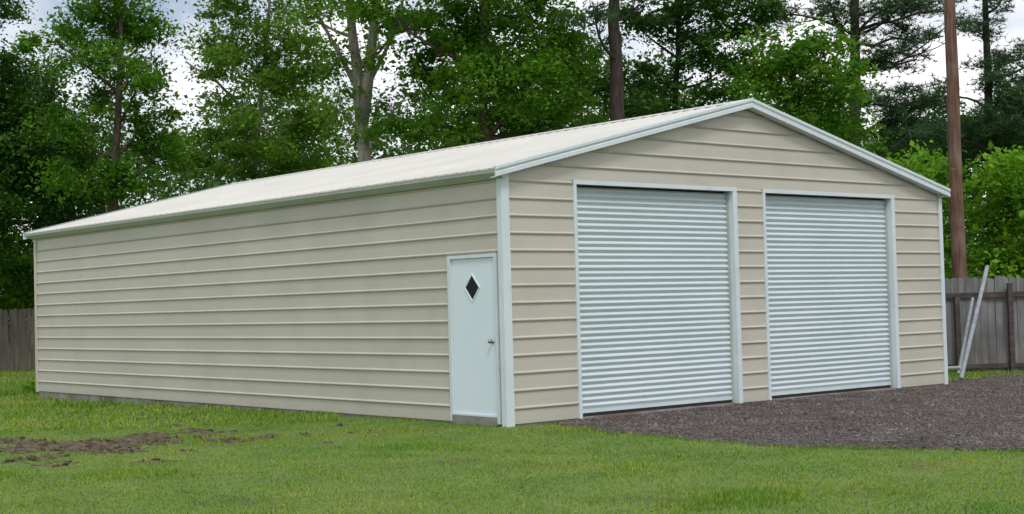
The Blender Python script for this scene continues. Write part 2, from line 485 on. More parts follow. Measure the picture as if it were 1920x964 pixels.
# front wall: piers, header + gable, siding in courses
fw = MB()
G = 0.004
for a, b in ((0.02, DOORS[0][0]), (DOORS[0][1], DOORS[1][0]), (DOORS[1][1], W - 0.02)):
    fw.box(a, b, G, T, 0, DH)
fw.prism([(0.02, DH), (W - 0.02, DH), (W - 0.02, H - 0.02), (XR, HR - 0.02), (0.02, H - 0.02)], G, T, lambda p, t: (p[0], t, p[1]))
front = fw.build('wall', M['wallcore'], garage)
sw = MB()
sw.box(G, T, T + 0.001, 0.117, 0, H - 0.02)
PD0, PD1, PZ0, PZ1 = 0.150, 1.065, 0.085, 2.13
sw = MB()
sw.box(G, T, PD1, LN - 0.02, 0, H - 0.02).box(G, T, T + 0.002, PD1 - 0.001, PZ1, H - 0.02)
side = sw.build('wall', M['wallcore'], garage)
rw = MB().box(W - T, W - G, T + 0.002, LN - 0.02, 0, H - 0.02).build('wall', M['wallcore'], garage)
bw = MB().prism([(T + 0.002, 0), (W - T - 0.002, 0), (W - T - 0.002, H), (XR, HR - 0.05), (T + 0.002, H)], LN - T, LN - G, lambda p, t: (p[0], t, p[1])).build('wall', M['wallcore'], garage)

RIB0, PITCH_Z = 0.195, 0.2235
# outward depth profile of one course, from its lower rib up to the next rib (relative z, depth)
PROF = [(0.000, 0.026), (0.003, 0.026), (0.021, 0.003), (0.120, 0.0035), (PITCH_Z - 0.027, 0.002), (PITCH_Z - 0.006, 0.0265), (PITCH_Z - 0.0015, 0.0262)]
def course(zb, zt, lo, hi, mapf, m, parent, name='siding_panel'):
    """one siding course between zb and zt, ends lo(z), hi(z); mapf(s, d, z) -> xyz"""
    pr = []
    for k in range(-1, 20):
        z0 = RIB0 + k * PITCH_Z
        for (dz, d) in PROF:
            z = z0 + dz
            if zb + 1e-4 <= z <= zt - 1e-4:
                pr.append((z, d))
    def dep(z):
        k = math.floor((z - RIB0) / PITCH_Z)
        q = z - RIB0 - k * PITCH_Z
        for (a, da), (b, db) in zip(PROF, PROF[1:]):
            if a <= q <= b: return da + (db - da) * (q - a) / (b - a)
        return 0.026
    pr = [(zb, dep(zb))] + pr + [(zt, dep(zt))]
    pr = [(z, d) for z, d in pr if hi(z) - lo(z) > 0.01]
    if len(pr) < 2: return None
    v, f = [], []
    for z, d in pr:
        v += [mapf(lo(z), d, z), mapf(hi(z), d, z)]
    for z, d in pr:
        v += [mapf(lo(z), -0.002, z), mapf(hi(z), -0.002, z)]
    n = len(pr)
    for i in range(n - 1):
        a = 2 * i
        f.append((a, a + 1, a + 3, a + 2))
        b = 2 * n + 2 * i
        f += [(a, a + 2, b + 2, b), (a + 1, b + 1, b + 3, a + 3)]
    f += [(0, 2 * n, 2 * n + 1, 1), (2 * n - 2, 2 * n - 1, 4 * n - 1, 4 * n - 2)]
    return mesh(name, v, f, m, parent)

def bands(ztop):
    z = [-0.004] + [RIB0 + k * PITCH_Z for k in range(40)]
    r = []
    for a, b in zip(z, z[1:]):
        if a >= ztop: break
        r.append((a, min(b - 0.0015, ztop)))
    return r
fmap = lambda s, d, z: (s, -d, z)
TJ = 0.05          # face width of the white opening trim
segs = [(0.09, DOORS[0][0] - TJ), (DOORS[0][1] + 0.085, DOORS[1][0] - TJ), (DOORS[1][1] + 0.085, W - 0.06)]
zh = DH + 0.06
def gl(z): return max(0.10, (z - H) / SL + 0.02)
def gh(z): return min(W - 0.06, W - (z - H) / SR - 0.02)
for a, b in bands(HR - 0.04):
    if a < zh - 0.03:
        bb = min(b, zh)
        for s0, s1 in segs:
            course(a, bb, lambda z, s0=s0: s0, lambda z, s1=s1: s1, fmap, M['siding'], front)
        if b > zh + 0.01:
            course(zh + 0.001, b, gl, gh, fmap, M['siding'], front)
    else:
        course(max(a, zh + 0.001), b, gl, gh, fmap, M['siding'], front)
smap = lambda s, d, z: (-d, s, z)
for a, b in bands(H - 0.02):
    y0 = 1.125
    if a > PZ1 + 0.03: y0 = 0.08
    if a < PZ1 + 0.05 < b:
        course(a, PZ1 + 0.049, lambda z: 1.125, lambda z: LN - 0.06, smap, M['siding'], side)
        course(PZ1 + 0.05, b, lambda z: 0.08, lambda z: LN - 0.06, smap, M['siding'], side)
    else:
        course(a, b, lambda z: y0, lambda z: LN - 0.06, smap, M['siding'], side)
    course(a, b, lambda z: 0.08, lambda z: LN - 0.06, lambda s, d, z: (W + d, s, z), M['siding'], rw)
for a, b in bands(HR - 0.04):
    course(a, b, lambda z: max(0.06, (z - H) / SL + 0.02), gh, lambda s, d, z: (s, LN + d, z), M['siding'], bw)

# corner trims (L profiles)
def ltrim(name, cx, cy, sx, sy, wx, wy, z0, z1, p=0.036):
    m_ = MB()
    o = p
    pts = [(-o * sx, -o * sy), (wx * sx, -o * sy), (wx * sx, 0.001 * sy), (0.002 * sx, 0.001 * sy), (0.002 * sx, wy * sy), (-o * sx, wy * sy)]
    pts = [(cx + a, cy + b) for a, b in pts]
    m_.prism(pts, z0, z1, lambda q, t: (q[0], q[1], t))
    return m_.build(name, M['trim'], garage)
ltrim('corner_trim', 0, 0, 1, 1, 0.095, 0.062, -0.03, H - 0.01)
ltrim('corner_trim', W, 0, -1, 1, 0.055, 0.09, -0.02, H - 0.01)
o = ltrim('corner_trim', 0, LN, 1, -1, 0.08, 0.055, -0.02, H - 0.01); o.data.materials.clear(); o.data.materials.append(M['siding'])
ltrim('corner_trim', W, LN, -1, -1, 0.08, 0.08, -0.02, H - 0.01)

# roller doors
def slat_mesh(width, h):
    v, f = [], []
    prof = [(0.0, 0.000), (0.12, 0.004), (0.34, 0.025), (0.46, 0.031), (0.56, 0.031), (0.74, 0.022), (0.9, 0.007), (0.97, 0.0)]
    for z, d in prof:
        v += [(0, -d, z * h), (width, -d, z * h)]
    n = len(prof)
    for z, d in prof:
        v += [(0, 0.006, z * h), (width, 0.006, z * h)]
    for i in range(n - 1):
        a = 2 * i; b = 2 * n + a
        f += [(a, a + 1, a + 3, a + 2), (b, b + 2, b + 3, b + 1), (a, a + 2, b + 2, b), (a + 1, b + 1, b + 3, a + 3)]
    f += [(0, 2 * n, 2 * n + 1, 1), (2 * n - 2, 2 * n - 1, 4 * n - 1, 4 * n - 2)]
    me = bpy.data.meshes.new('slat')
    me.from_pydata(v, [], f)
    me.materials.append(M['slat'])
    return me
NS = 37
for di, (x0, x1) in enumerate(DOORS):
    door = box('roller_door', x0 + 0.012, x1 - 0.012, 0.128, 0.142, 0.03, DH - 0.018, M['slat'], garage)
    door['label'] = ['ribbed white roller door nearer the entry door', 'ribbed white roller door nearer the wooden pole'][di]
    sh = (DH - 0.018 - 0.098) / NS
    me = slat_mesh(x1 - x0 - 0.03, sh)
    for k in range(NS):
        s = bpy.data.objects.new('slat', me)
        COL.objects.link(s)
        s.parent = door
        s.location = (x0 + 0.015, 0.118 + 0.0015 * math.sin(k * 2.1 + di), 0.098 + k * sh)
        s.rotation_euler.x = 0.02 * math.sin(k * 1.7 + 3 * di)
    box('bottom_bar', x0 + 0.014, x1 - 0.014, 0.086, 0.124, 0.045, 0.096, M['trim'], door)
    box('gap_shade_strip', x0 + 0.016, x1 - 0.016, 0.094, 0.118, 0.0, 0.044, M['gap_black'], door)  # black strip added as the shade in the gap under the door
    # guides and trim
    for sx, xx in ((1, x0), (-1, x1)):
        a, b = sorted((xx, xx + sx * 0.012))
        box('guide', a, b, 0.052, 0.150, 0.001, DH - 0.001, M['eave'], door)  # darker metal paints in the shade of the recessed reveal
    fr = MB()
    fr.prism([(x0 - TJ, -0.036), (x0 + 0.004, -0.036), (x0 + 0.004, 0.05), (x0 - 0.002, 0.05), (x0 - 0.002, 0.001), (x0 - TJ, 0.001)], -0.01, DH, lambda q, t: (q[0], q[1], t))
    fr.prism([(x1 + 0.085, -0.036), (x1 - 0.004, -0.036), (x1 - 0.004, 0.05), (x1 + 0.002, 0.05), (x1 + 0.002, 0.001), (x1 + 0.085, 0.001)], -0.01, DH, lambda q, t: (q[0], q[1], t))
    fr.prism([(DH + 0.058, -0.039), (DH + 0.0, -0.039), (DH + 0.0, 0.05), (DH + 0.004, 0.05), (DH + 0.004, -0.028), (DH + 0.058, -0.028)], x0 - TJ, x1 + 0.085, lambda q, t: (t, q[1], q[0]))
    fr.build('door_frame', M['trim'], door)

# entry door on the long wall
ed = box('entry_door', -0.006, 0.036, PD0 + 0.004, PD1 - 0.004, PZ0 + 0.004, PZ1 - 0.004, M['door'], garage)
ed['label'] = 'plain white entry door with a diamond window'
fr = MB()
fr.box(-0.038, T, PD1, 1.124, 0.0, PZ1 + 0.048).box(-0.038, T - 0.002, 0.112, PD0, 0.0, PZ1 + 0.048).box(-0.036, T - 0.001, PD0, PD1, PZ1, PZ1 + 0.046)
fr.build('door_frame', M['trim'], ed)
box('threshold', -0.055, T, PD0 + 0.001, PD1 - 0.001, -0.04, PZ0, M['concrete'], ed)
box('sill', -0.030, 0.03, PD0 + 0.002, PD1 - 0.002, PZ0 + 0.0006, PZ0 + 0.022, M['trim'], ed)
dc, dz = 0.635, 1.745
def diamond(r, rz, x): return [(x, dc - r, dz), (x, dc, dz - rz), (x, dc + r, dz), (x, dc, dz + rz)]
mesh('window', diamond(0.140, 0.158, -0.008) + diamond(0.140, 0.158, -0.0065), [(0, 1, 2, 3), (7, 6, 5, 4), (0, 4, 5, 1), (1, 5, 6, 2), (2, 6, 7, 3), (3, 7, 4, 0)], M['dark_inside'], ed)
v = diamond(0.172, 0.192, -0.0062) + diamond(0.166, 0.186, -0.016) + diamond(0.146, 0.164, -0.016) + diamond(0.138, 0.156, -0.0075)
f = []
for r_ in range(3):
    for k in range(4):
        f.append((r_ * 4 + k, r_ * 4 + (k + 1) % 4, r_ * 4 + 4 + (k + 1) % 4, r_ * 4 + 4 + k))
mesh('window_frame', v, f, M['door'], ed)
kb = MB()
ky, kz = 0.245, 1.05
prof = [(-0.006, 0.032), (-0.014, 0.032), (-0.018, 0.014), (-0.040, 0.012), (-0.046, 0.024), (-0.058, 0.029), (-0.070, 0.022), (-0.075, 0.006)]
kb.tube([(a, ky, kz) for a, r_ in prof], [r_ for a, r_ in prof], 14)
kb.build('knob', M['metal'], ed, True)

# roof
OV, OVR, OF = 0.20, 0.11, 0.14            # overhang at the eaves, at the gables
zo = 0.075                     # roof sheet above the wall line
def rl(x): return H + SL * x + zo
def rr(x): return H + SR * (W - x) + zo
roof = MB()
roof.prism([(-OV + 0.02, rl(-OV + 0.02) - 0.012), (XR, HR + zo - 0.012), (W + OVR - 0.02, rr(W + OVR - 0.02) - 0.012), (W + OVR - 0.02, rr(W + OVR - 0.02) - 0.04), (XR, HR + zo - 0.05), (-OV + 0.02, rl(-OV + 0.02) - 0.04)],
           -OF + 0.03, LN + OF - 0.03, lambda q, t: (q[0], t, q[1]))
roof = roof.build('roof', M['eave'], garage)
NP = 17
pw = (LN + 2 * OF) / NP
def sheet(left):
    rib = pw / 4
    ys = []
    for k in range(4):
        b = k * rib
        ys += [(b, 0.0), (b + 0.085, 0.0), (b + 0.103, 0.018), (b + 0.127, 0.018), (b + 0.145, 0.0)]
    ys.append((pw - 0.0015, 0.0))
    xs = [(-OV, rl(-OV)), (XR - 0.0, rl(XR))] if left else [(XR, rr(XR)), (W + OVR, rr(W + OVR))]
    v, f = [], []
    for dzz in (0.0, -0.006):
        for y, h in ys:
            for x, z in xs:
                v.append((x, y, z + h + dzz))
    n = len(ys)
    for i in range(n - 1):
        a = 2 * i; b = 2 * n + a
        f += [(a, a + 1, a + 3, a + 2), (b, b + 2, b + 3, b + 1), (a, a + 2, b + 2, b), (a + 1, b + 1, b + 3, a + 3)]
    me = bpy.data.meshes.new('roof_panel')
    me.from_pydata(v, [], f)
    me.materials.append(M['roof'])
    return me
for me in (sheet(True), sheet(False)):
    for k in range(NP):
        p = bpy.data.objects.new('roof_panel', me)
        COL.objects.link(p)
        p.parent = roof
        p.location = (0, -OF + k * pw, 0.0012 * math.sin(k * 2.7))
for sgn in (-1, 1):
    xa, xb = ((-OV + 0.006, -OV + 0.05) if sgn < 0 else (W + OVR - 0.05, W + OVR - 0.006))
    zf = rl if sgn < 0 else rr
    MB().prism([(xa, zf(xa) - 0.012), (xb, zf(xb) - 0.012), (xb, zf(xb) + 0.0125), (xa, zf(xa) + 0.0125)], -OF + 0.032, LN + OF - 0.032, lambda p, t: (p[0], t, p[1])).build('closure_strip', M['roof'], roof)
rc = MB()
rc.prism([(XR - 0.17, rl(XR - 0.17) + 0.0185), (XR, HR + zo + 0.026), (XR + 0.17, rr(XR + 0.17) + 0.0185), (XR + 0.17, rr(XR + 0.17) + 0.0215), (XR, HR + zo + 0.032), (XR - 0.17, rl(XR - 0.17) + 0.0215)],
         -OF - 0.012, LN + OF + 0.012, lambda q, t: (q[0], t, q[1]))
rc.build('ridge_cap', M['roof'], roof)
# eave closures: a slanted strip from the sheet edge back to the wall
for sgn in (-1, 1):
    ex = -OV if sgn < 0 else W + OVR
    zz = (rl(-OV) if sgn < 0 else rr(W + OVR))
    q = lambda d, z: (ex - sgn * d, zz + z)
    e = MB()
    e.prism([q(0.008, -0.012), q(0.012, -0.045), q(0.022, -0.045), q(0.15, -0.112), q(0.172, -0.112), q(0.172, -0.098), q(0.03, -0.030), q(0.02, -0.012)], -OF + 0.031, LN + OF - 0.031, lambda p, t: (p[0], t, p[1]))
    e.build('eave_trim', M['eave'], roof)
# rake trims at both gables
for yb, sg in ((-OF, -1), (LN + OF, 1)):
    for left in (True, False):
        if left: x0, z0, x1, z1 = -OV - 0.01, rl(-OV - 0.01), XR, HR + zo
        else: x0, z0, x1, z1 = XR, HR + zo, W + OVR + 0.01, rr(W + OVR + 0.01)
        # profile: (outward from gable line, dz): lip over the sheet, groove, lower face, return to the wall
        pr = [(-0.06, 0.034), (0.016, 0.034), (0.022, 0.028), (0.022, -0.008), (0.004, -0.039), (0.004, -0.040), (0.014, -0.050), (0.014, -0.100), (-0.012, -0.108), (-0.106, -0.108), (-0.106, -0.100), (-0.012, -0.098), (-0.004, 0.024), (-0.06, 0.030)]
        v = [(x0, yb + sg * a, z0 + b) for a, b in pr] + [(x1, yb + sg * a, z1 + b) for a, b in pr]
        n = len(pr)
        f = [(i, (i + 1) % n, n + (i + 1) % n, n + i) for i in range(n)] + [tuple(range(n - 1, -1, -1)), tuple(range(n, 2 * n))]
        mesh('rake_trim', v, f, M['trim'], roof)

# ------------------------------------------------------------------ fences, utility pole, tubes
def fence(name, p0, p1, hgt, m, mr, rails, posts, label, pw=0.135, seed=1, face=-1):
    rn = random.Random(seed)
    p0 = np.array(p0, float); p1 = np.array(p1, float)
    ln = np.linalg.norm(p1 - p0); d = (p1 - p0) / ln
    nrm = np.array([-d[1], d[0]]) * face          # towards the viewer's side
    base = empty(name, (p0[0], p0[1], float(gz(p0[0], p0[1]))))
    tag(base, label, 'fence')
    n = int(ln / (pw + 0.008))
    var = []
    for k in range(6):
        b = MB()
        w = pw * (0.94 + 0.02 * k)
        t0, t1 = rn.uniform(-.02, .01), rn.uniform(-.02, .01)
        pts = [(0, 0), (w, 0), (w, hgt + t0 - 0.03), (w - 0.03, hgt + t0), (0.03, hgt + t1), (0, hgt + t1 - 0.03)]
        b.prism(pts, 0, 0.018, lambda q, t: (q[0], t, q[1]))
        me = bpy.data.meshes.new('picket'); me.from_pydata(b.v, [], b.f); me.materials.append(m)
        var.append(me)
    ang = math.atan2(d[1], d[0])
    for k in range(n):
        o = bpy.data.objects.new('picket', var[rn.randrange(6)])
        COL.objects.link(o)
        q = p0 + d * k * (pw + 0.008) - nrm * 0.012
        o.parent = base
        o.matrix_parent_inverse = Matrix.Translation(-LOC[base])
        o.location = (q[0], q[1], float(gz(q[0], q[1])) - 0.02 + rn.uniform(-.015, .02))
        o.rotation_euler = (rn.uniform(-.012, .012), rn.uniform(-.012, .012), ang)
    for zr, hr in rails:
        a = p0 + nrm * 0.002; b = p1 + nrm * 0.002
        za, zb = float(gz(*p0)) + zr, float(gz(*p1)) + zr
        v = []
        for q, z in ((a, za), (b, zb)):
            for dn, dz_ in ((0.012, 0), (0.052, 0), (0.052, hr), (0.012, hr)):
                v.append((q[0] + nrm[0] * dn, q[1] + nrm[1] * dn, z + dz_))
        mesh('rail', v, [(0, 1, 2, 3), (7, 6, 5, 4), (0, 4, 5, 1), (1, 5, 6, 2), (2, 6, 7, 3), (3, 7, 4, 0)], mr, base)
    for t, hp in posts:
        q = p0 + d * t + nrm * 0.105
        b = MB()
        z = float(gz(*q))
        for_ = []
        c = [q + d * sx * 0.045 + nrm * sy * 0.045 for sx, sy in ((-1, -1), (1, -1), (1, 1), (-1, 1))]
        v = [(a[0], a[1], z - 0.1) for a in c] + [(a[0], a[1], z + hp) for a in c]
        mesh('post', v, BOXF, mr, base)
    return base

Rg = np.array([math.cos(YAW), -math.sin(YAW)])
fr_p = at(1780, 695, 28.3)[:2]
fence('board_fence', fr_p - Rg * 1.2, fr_p + Rg * 7, 1.86, M['fence'], M['rail'], [(1.45, 0.10), (0.07, 0.09)],
      [(1.2 + 0.16, 1.48), (1.2 + 1.2, 1.72), (1.2 + 3.5, 1.6), (1.2 + 5.8, 1.6)], 'weathered grey board fence at the right, rails facing the gravel', seed=3, face=-1)
fl_p = at(72, 690, 45.5)[:2]
fence('board_fence', fl_p - Rg * 5.2, fl_p + Rg * 4.5, 1.95, M['fence_b'], M['fence_b'], [], [],
      'brown board fence at the left beyond the far end of the garage', seed=5, face=-1)

pb = at(1799, 520, 30.5)
pz = float(gz(pb[0], pb[1]))
up = empty('utility_pole', (pb[0], pb[1], pz))
tag(up, 'tall brown wooden pole rising behind the grey fence', 'pole')
b = MB()
hs = [-0.3, 0.5, 1.5, 3, 4.5, 6, 7.5, 9.2]
b.tube([(pb[0] + 0.012 * math.sin(h * 1.1), pb[1] + 0.012 * math.cos(h * 1.7), pz + h) for h in hs], [0.162 - 0.0055 * h for h in hs], 16)
b.build('shaft', M['pole'], up, True)
b = MB()
b.tube([(pb[0] + 0.012 * math.sin(hs[-1] * 1.1), pb[1] + 0.012 * math.cos(hs[-1] * 1.7), pz + 9.195), (pb[0], pb[1], pz + 9.26)], [0.1114, 0.02], 16)
b.build('top_cap', M['bark_dark'], up)

def tubeobj(a, bb, r, label, m):
    b = MB()
    a = np.array(a, float); bb = np.array(bb, float)
    b.tube([a, a + (bb - a) * 0.5, bb], [r, r, r], 10)
    t = b.build('metal_tube', m, None, False)
    return tag(t, label, 'tube', 'metal tubes by the grey fence')
def gpt(px, py):
    d = FW + RT * (px - 960) / FPX + UP * (482 - py) / FPX
    return CAM + d * ((-0.03 - CAM[2]) / d[2])
g1 = gpt(1802, 713)
tubeobj(g1 + [0, 0, 0.02], at(1851, 500, 28.05), 0.04, 'longest pale steel tube leaning over the top of the grey fence', M['galv'])
g2 = gpt(1797, 703)
tubeobj(g2 + [0, 0, 0.02], at(1824, 559, 28.0), 0.035, 'shorter pale steel tube leaning below the top of the grey fence', M['galv'])
g3 = gpt(1764, 698); g4 = gpt(1800, 695)
tubeobj(at(1764, 692, 26.9), at(1803, 690, 26.15), 0.04, 'short low white tube between garage corner and leaning tubes', M['trim'])

# ------------------------------------------------------------------ trees
def unit(n, r):
    v = r.normal(size=(n, 3))
    return v / np.linalg.norm(v, axis=1)[:, None]

def leaves(c, r, spread, per, size, asp=0.62, flat=0.55):
    """leaf blades around cluster centres c (m,3)"""
    m_ = len(c)
    n = m_ * per
    sp_ = np.repeat(spread * r.uniform(0.55, 1.5, m_), per)[:, None]
    p = np.repeat(c, per, 0) + r.normal(size=(n, 3)) * sp_ * np.array([1, 1, flat])
    s = (size * np.clip(np.exp(r.normal(-0.08, 0.38, n)), 0.4, 2.2))[:, None]
    d = unit(n, r); d[:, 2] *= 0.6; d[:, 2] -= 0.15
    d /= np.linalg.norm(d, axis=1)[:, None]
    nn = unit(n, r); nn[:, 2] = np.abs(nn[:, 2]) + 0.35
    a = np.cross(d, nn); a /= np.linalg.norm(a, axis=1)[:, None] + 1e-9
    up_ = np.cross(a, d)
    v = np.empty((n, 4, 3))
    v[:, 0] = p - d * s * 0.5
    v[:, 1] = p + a * s * asp * 0.5 + up_ * s * 0.1
    v[:, 2] = p + d * s * 0.5 - up_ * s * 0.08
    v[:, 3] = p - a * s * asp * 0.5 + up_ * s * 0.1
    b = 4 * np.arange(n)[:, None]
    f = np.concatenate([b + [0, 1, 2], b + [0, 2, 3]], 0)
    return v.reshape(-1, 3), f

def needles(c, r, spread, per, ln=0.22, w=0.013):
    n = len(c) * per
    tip = np.repeat(c, per, 0) + r.normal(size=(n, 3)) * spread * np.array([1, 1, 0.45])
    k = 7
    d = unit(n * k, r); d[:, 2] = d[:, 2] * 0.7 + 0.25
    p = np.repeat(tip, k, 0)
    q = p + d * ln * r.uniform(0.6, 1.2, (n * k, 1))
    a = np.cross(d, unit(n * k, r)); a /= np.linalg.norm(a, axis=1)[:, None] + 1e-9
    v = np.stack([p - a * w, p + a * w, q], 1).reshape(-1, 3)
    f = (3 * np.arange(n * k)[:, None] + [0, 1, 2])
    return v, f

def curve(a, b, r, n=5, sag=0.0, wob=0.08):
    a = np.array(a); b = np.array(b)
    ln = np.linalg.norm(b - a)
    out_ = []
    o1 = r.normal(size=3) * wob * ln
    for i in range(n + 1):
        t = i / n
        out_.append(a + (b - a) * t + o1 * math.sin(math.pi * t) + np.array([0, 0, -sag * ln * math.sin(math.pi * t)]))
    return out_

def tree(name, label, cat, trunk_px, depth, trunk_r, blobs, leafm, barkm, seed, group=None, lsize=0.112, dens=1.0, kind='leaf', top_py=-150, forks=(), lai=5.0, yspread=1.25):
    """trunk_px: list of photo (px, py) the trunk passes, from low to high; blobs (px, py, rx, ry) foliage masses at that depth"""
    r = np.random.default_rng(seed)
    pts = [at(x, y, depth) for x, y in trunk_px]
    b0 = pts[0].copy(); z0 = float(gz(b0[0], b0[1])); 
    base = np.array([b0[0], b0[1], z0 - 0.05])
    path = [base] + [p for p in pts if p[2] > z0 + 0.5]
    # resample
    path = np.array(path)
    seglen = np.r_[0, np.cumsum(np.linalg.norm(np.diff(path, axis=0), axis=1))]
    ts = np.linspace(0, seglen[-1], 14)
    sp = np.stack([np.interp(ts, seglen, path[:, k]) for k in range(3)], 1)
    sp[1:-1, :2] += r.normal(size=(12, 2)) * trunk_r * 0.09
    tr = MB()
    rad = [trunk_r * (1.25 if i == 0 else 1.0 - 0.72 * (i / 13) ** 1.2) for i in range(14)]
    tr.tube(sp, rad, 10)
    root = empty(name, (base[0], base[1], z0))
    tag(root, label, cat, group)
    for fk in forks:      # (list of px points, radius)
        fp = [at(x, y, depth) for x, y in fk[0]]
        fp2 = []
        for i, p in enumerate(fp):
            fp2.append(p + RT * 0 + FW * fk[2] * i / max(1, len(fp) - 1))
        tr.tube(fp2, [fk[1] * (1 - 0.6 * i / (len(fp2) - 1)) for i in range(len(fp2))], 8)
    s = depth / FPX
    cs = []
    if kind == 'needle':            # tufts along the bare limbs, on short side twigs
        for fk in forks:
            fp = [at(x, y, depth) for x, y in fk[0]]
            tw = []
            for _ in range(int(7 * dens)):
                t = r.uniform(0.25, 1.0) * (len(fp) - 1)
                i0 = min(int(t), len(fp) - 2)
                q0 = fp[i0] + (fp[i0 + 1] - fp[i0]) * (t - i0) + FW * fk[2] * t / (len(fp) - 1)
                q1 = q0 + r.normal(size=3) * np.array([0.3, 0.3, 0.16]) + np.array([0, 0, 0.08])
                tr.tube(curve(q0, q1, r, 3, 0.0, 0.15), [0.016, 0.013, 0.010, 0.006], 4, False)
                tw.append(q1)
            cs.append((np.array(tw), 0.5))
    for bx, by, brx, bry in blobs:
        c = at(bx, by, depth)
        rx, rz = brx * s * 1.16, bry * s * 1.16
        ry = max(rx, rz) * yspread
        c = c + FW * r.uniform(-1.5, 0.9)
        nc = max(5, int(dens * 2.6 * rx * rz / 0.16 * 0.95))
        # cluster centres inside the ellipsoid, denser near the shell
        u = unit(nc, r) * (r.random(nc) ** 0.42)[:, None]
        u *= 1 + 0.15 * r.normal(size=(nc, 1))
        pc = c + u[:, :1] * RT * rx + u[:, 1:2] * FW * ry + u[:, 2:] * np.array([0, 0, 1]) * rz
        cs.append((pc, rx * rz))
        # limb from the trunk to this mass
        hz_ = c[2] - rz * 0.6 - 0.25 * np.linalg.norm((c - sp[-1])[:2])
        i = int(np.clip(np.argmin(np.abs(sp[:, 2] - hz_)), 2, 13))
        rr_ = min(rad[i] * 0.6, 0.035 + 0.02 * math.sqrt(rx * rz) + 0.012)
        cv = curve(sp[i], c, r, 5, 0.05)
        tr.tube(cv, [rr_ * (1 - 0.7 * k / 5) for k in range(6)], 6, False)
        for q in pc[r.permutation(nc)[:min(nc, 8)]]:
            st = cv[r.integers(3, 6)]
            tr.tube(curve(st, q, r, 3, 0.03, 0.12), [rr_ * 0.35, rr_ * 0.28, rr_ * 0.2, rr_ * 0.1], 4, False)
    tr.build('trunk', barkm, root, True)
    vs, fs, off = [], [], 0
    for pc, ar in cs:
        if kind == 'leaf':
            area = 0.31 * lsize * lsize
            per = max(6, int(lai * math.pi * ar / area / len(pc) * 0.75 * dens))
            v, f = leaves(pc, r, 0.27, per, lsize)
        else:
            per = max(4, int(20 * dens))
            v, f = needles(pc, r, 0.22, per)
        vs.append(v); fs.append(f + off); off += len(v)
    npmesh('crown', np.concatenate(vs), np.concatenate(fs), leafm, root)
    return root

G1 = 'trees behind the garage'
tree('broadleaf_tree', 'dark leafy tree cut by the left edge above the brown fence', 'tree', [(-60, 560), (-70, 300), (-60, 0), (-50, -120)], 43, 0.22,
     [(8, 15, 42, 34), (-70, -60, 110, 90), (-130, 90, 90, 80), (-110, 250, 90, 90), (-60, 170, 50, 50), (-60, 380, 80, 70)], M['leaf_dark'], M['bark_dark'], 21, G1)
tree('broadleaf_tree', 'dense dark green tree at far left with thin pale trunk', 'tree', [(85, 500), (86, 350), (84, 200), (70, 110)], 45, 0.085,
     [(50, 165, 62, 60), (15, 225, 60, 70), (105, 240, 62, 70), (50, 300, 80, 70), (0, 350, 70, 70), (110, 330, 70, 60), (40, 400, 90, 60), (130, 400, 70, 50), (20, 120, 30, 26), (160, 310, 40, 50)], M['leaf_dark'], M['bark_grey'], 22, G1, dens=1.15)
tree('broadleaf_tree', 'tall green tree with straight dark trunk, second trunk from the left', 'tree', [(208, 480), (212, 380), (220, 250), (226, 120), (228, -60)], 41, 0.17,
     [(195, 35, 85, 52), (255, 60, 44, 56), (135, 95, 55, 42), (245, 125, 65, 42), (285, 160, 26, 44), (160, 165, 45, 26), (262, 225, 52, 40), (150, 245, 55, 34), (290, 285, 50, 34), (170, 330, 60, 36), (245, 350, 50, 30), (215, -70, 105, 70), (210, -180, 70, 60)], M['leaf_mid'], M['bark_brown'], 23, G1, dens=0.95)
tree('broadleaf_tree', 'pale yellow-green tree left of the forked grey trunk', 'tree', [(478, 480), (476, 330), (490, 180), (505, 40), (510, -80)], 45, 0.12,
     [(440, 50, 70, 62), (540, 55, 65, 62), (430, 125, 40, 36), (480, 150, 70, 50), (575, 145, 55, 46), (425, 225, 45, 40), (520, 245, 80, 52), (372, 285, 60, 44), (605, 235, 42, 50), (450, 300, 80, 44), (560, 300, 60, 40), (500, -60, 110, 70), (480, -170, 80, 60)], M['leaf_light'], M['bark_grey'], 24, G1, dens=0.85,
     forks=[([(476, 300), (440, 190), (400, 150), (335, 108)], 0.07, 1.0)])
tree('broadleaf_tree', 'sparse tree with thick pale grey trunk forking above the roof', 'tree', [(690, 480), (684, 300), (676, 215), (668, 130), (656, 20), (650, -120)], 39, 0.27,
     [(632, 110, 34, 36), (745, 50, 50, 50), (712, 110, 26, 30), (742, 195, 34, 34), (600, 40, 36, 46), (640, 200, 30, 40), (700, 250, 30, 22), (660, 20, 34, 30), (680, -90, 120, 70), (640, -190, 90, 60), (730, -180, 70, 60)], M['leaf_light'], M['bark_grey'], 25, G1, dens=0.62,
     forks=[([(679, 230), (694, 130), (706, 30), (712, -110)], 0.19, -0.6), ([(672, 170), (640, 110), (590, 20)], 0.09, 0.5), ([(690, 160), (730, 90), (760, 10)], 0.07, -0.8)])
tree('broadleaf_tree', 'broad dense green tree left of the thick brown pine trunk', 'tree', [(905, 480), (912, 300), (905, 160), (910, 20), (905, -120)], 37, 0.2,
     [(800, 50, 72, 62), (885, 35, 72, 60), (815, 150, 58, 46), (905, 140, 80, 62), (980, 55, 70, 60), (1005, 150, 66, 60), (775, 232, 44, 34), (850, 240, 80, 40), (950, 228, 70, 40), (1060, 80, 52, 60), (1070, 190, 52, 50), (1000, 230, 60, 36), (720, 30, 40, 50), (890, -80, 160, 80), (900, -200, 110, 70)], M['leaf_mid'], M['bark_brown'], 26, G1, dens=1.1)
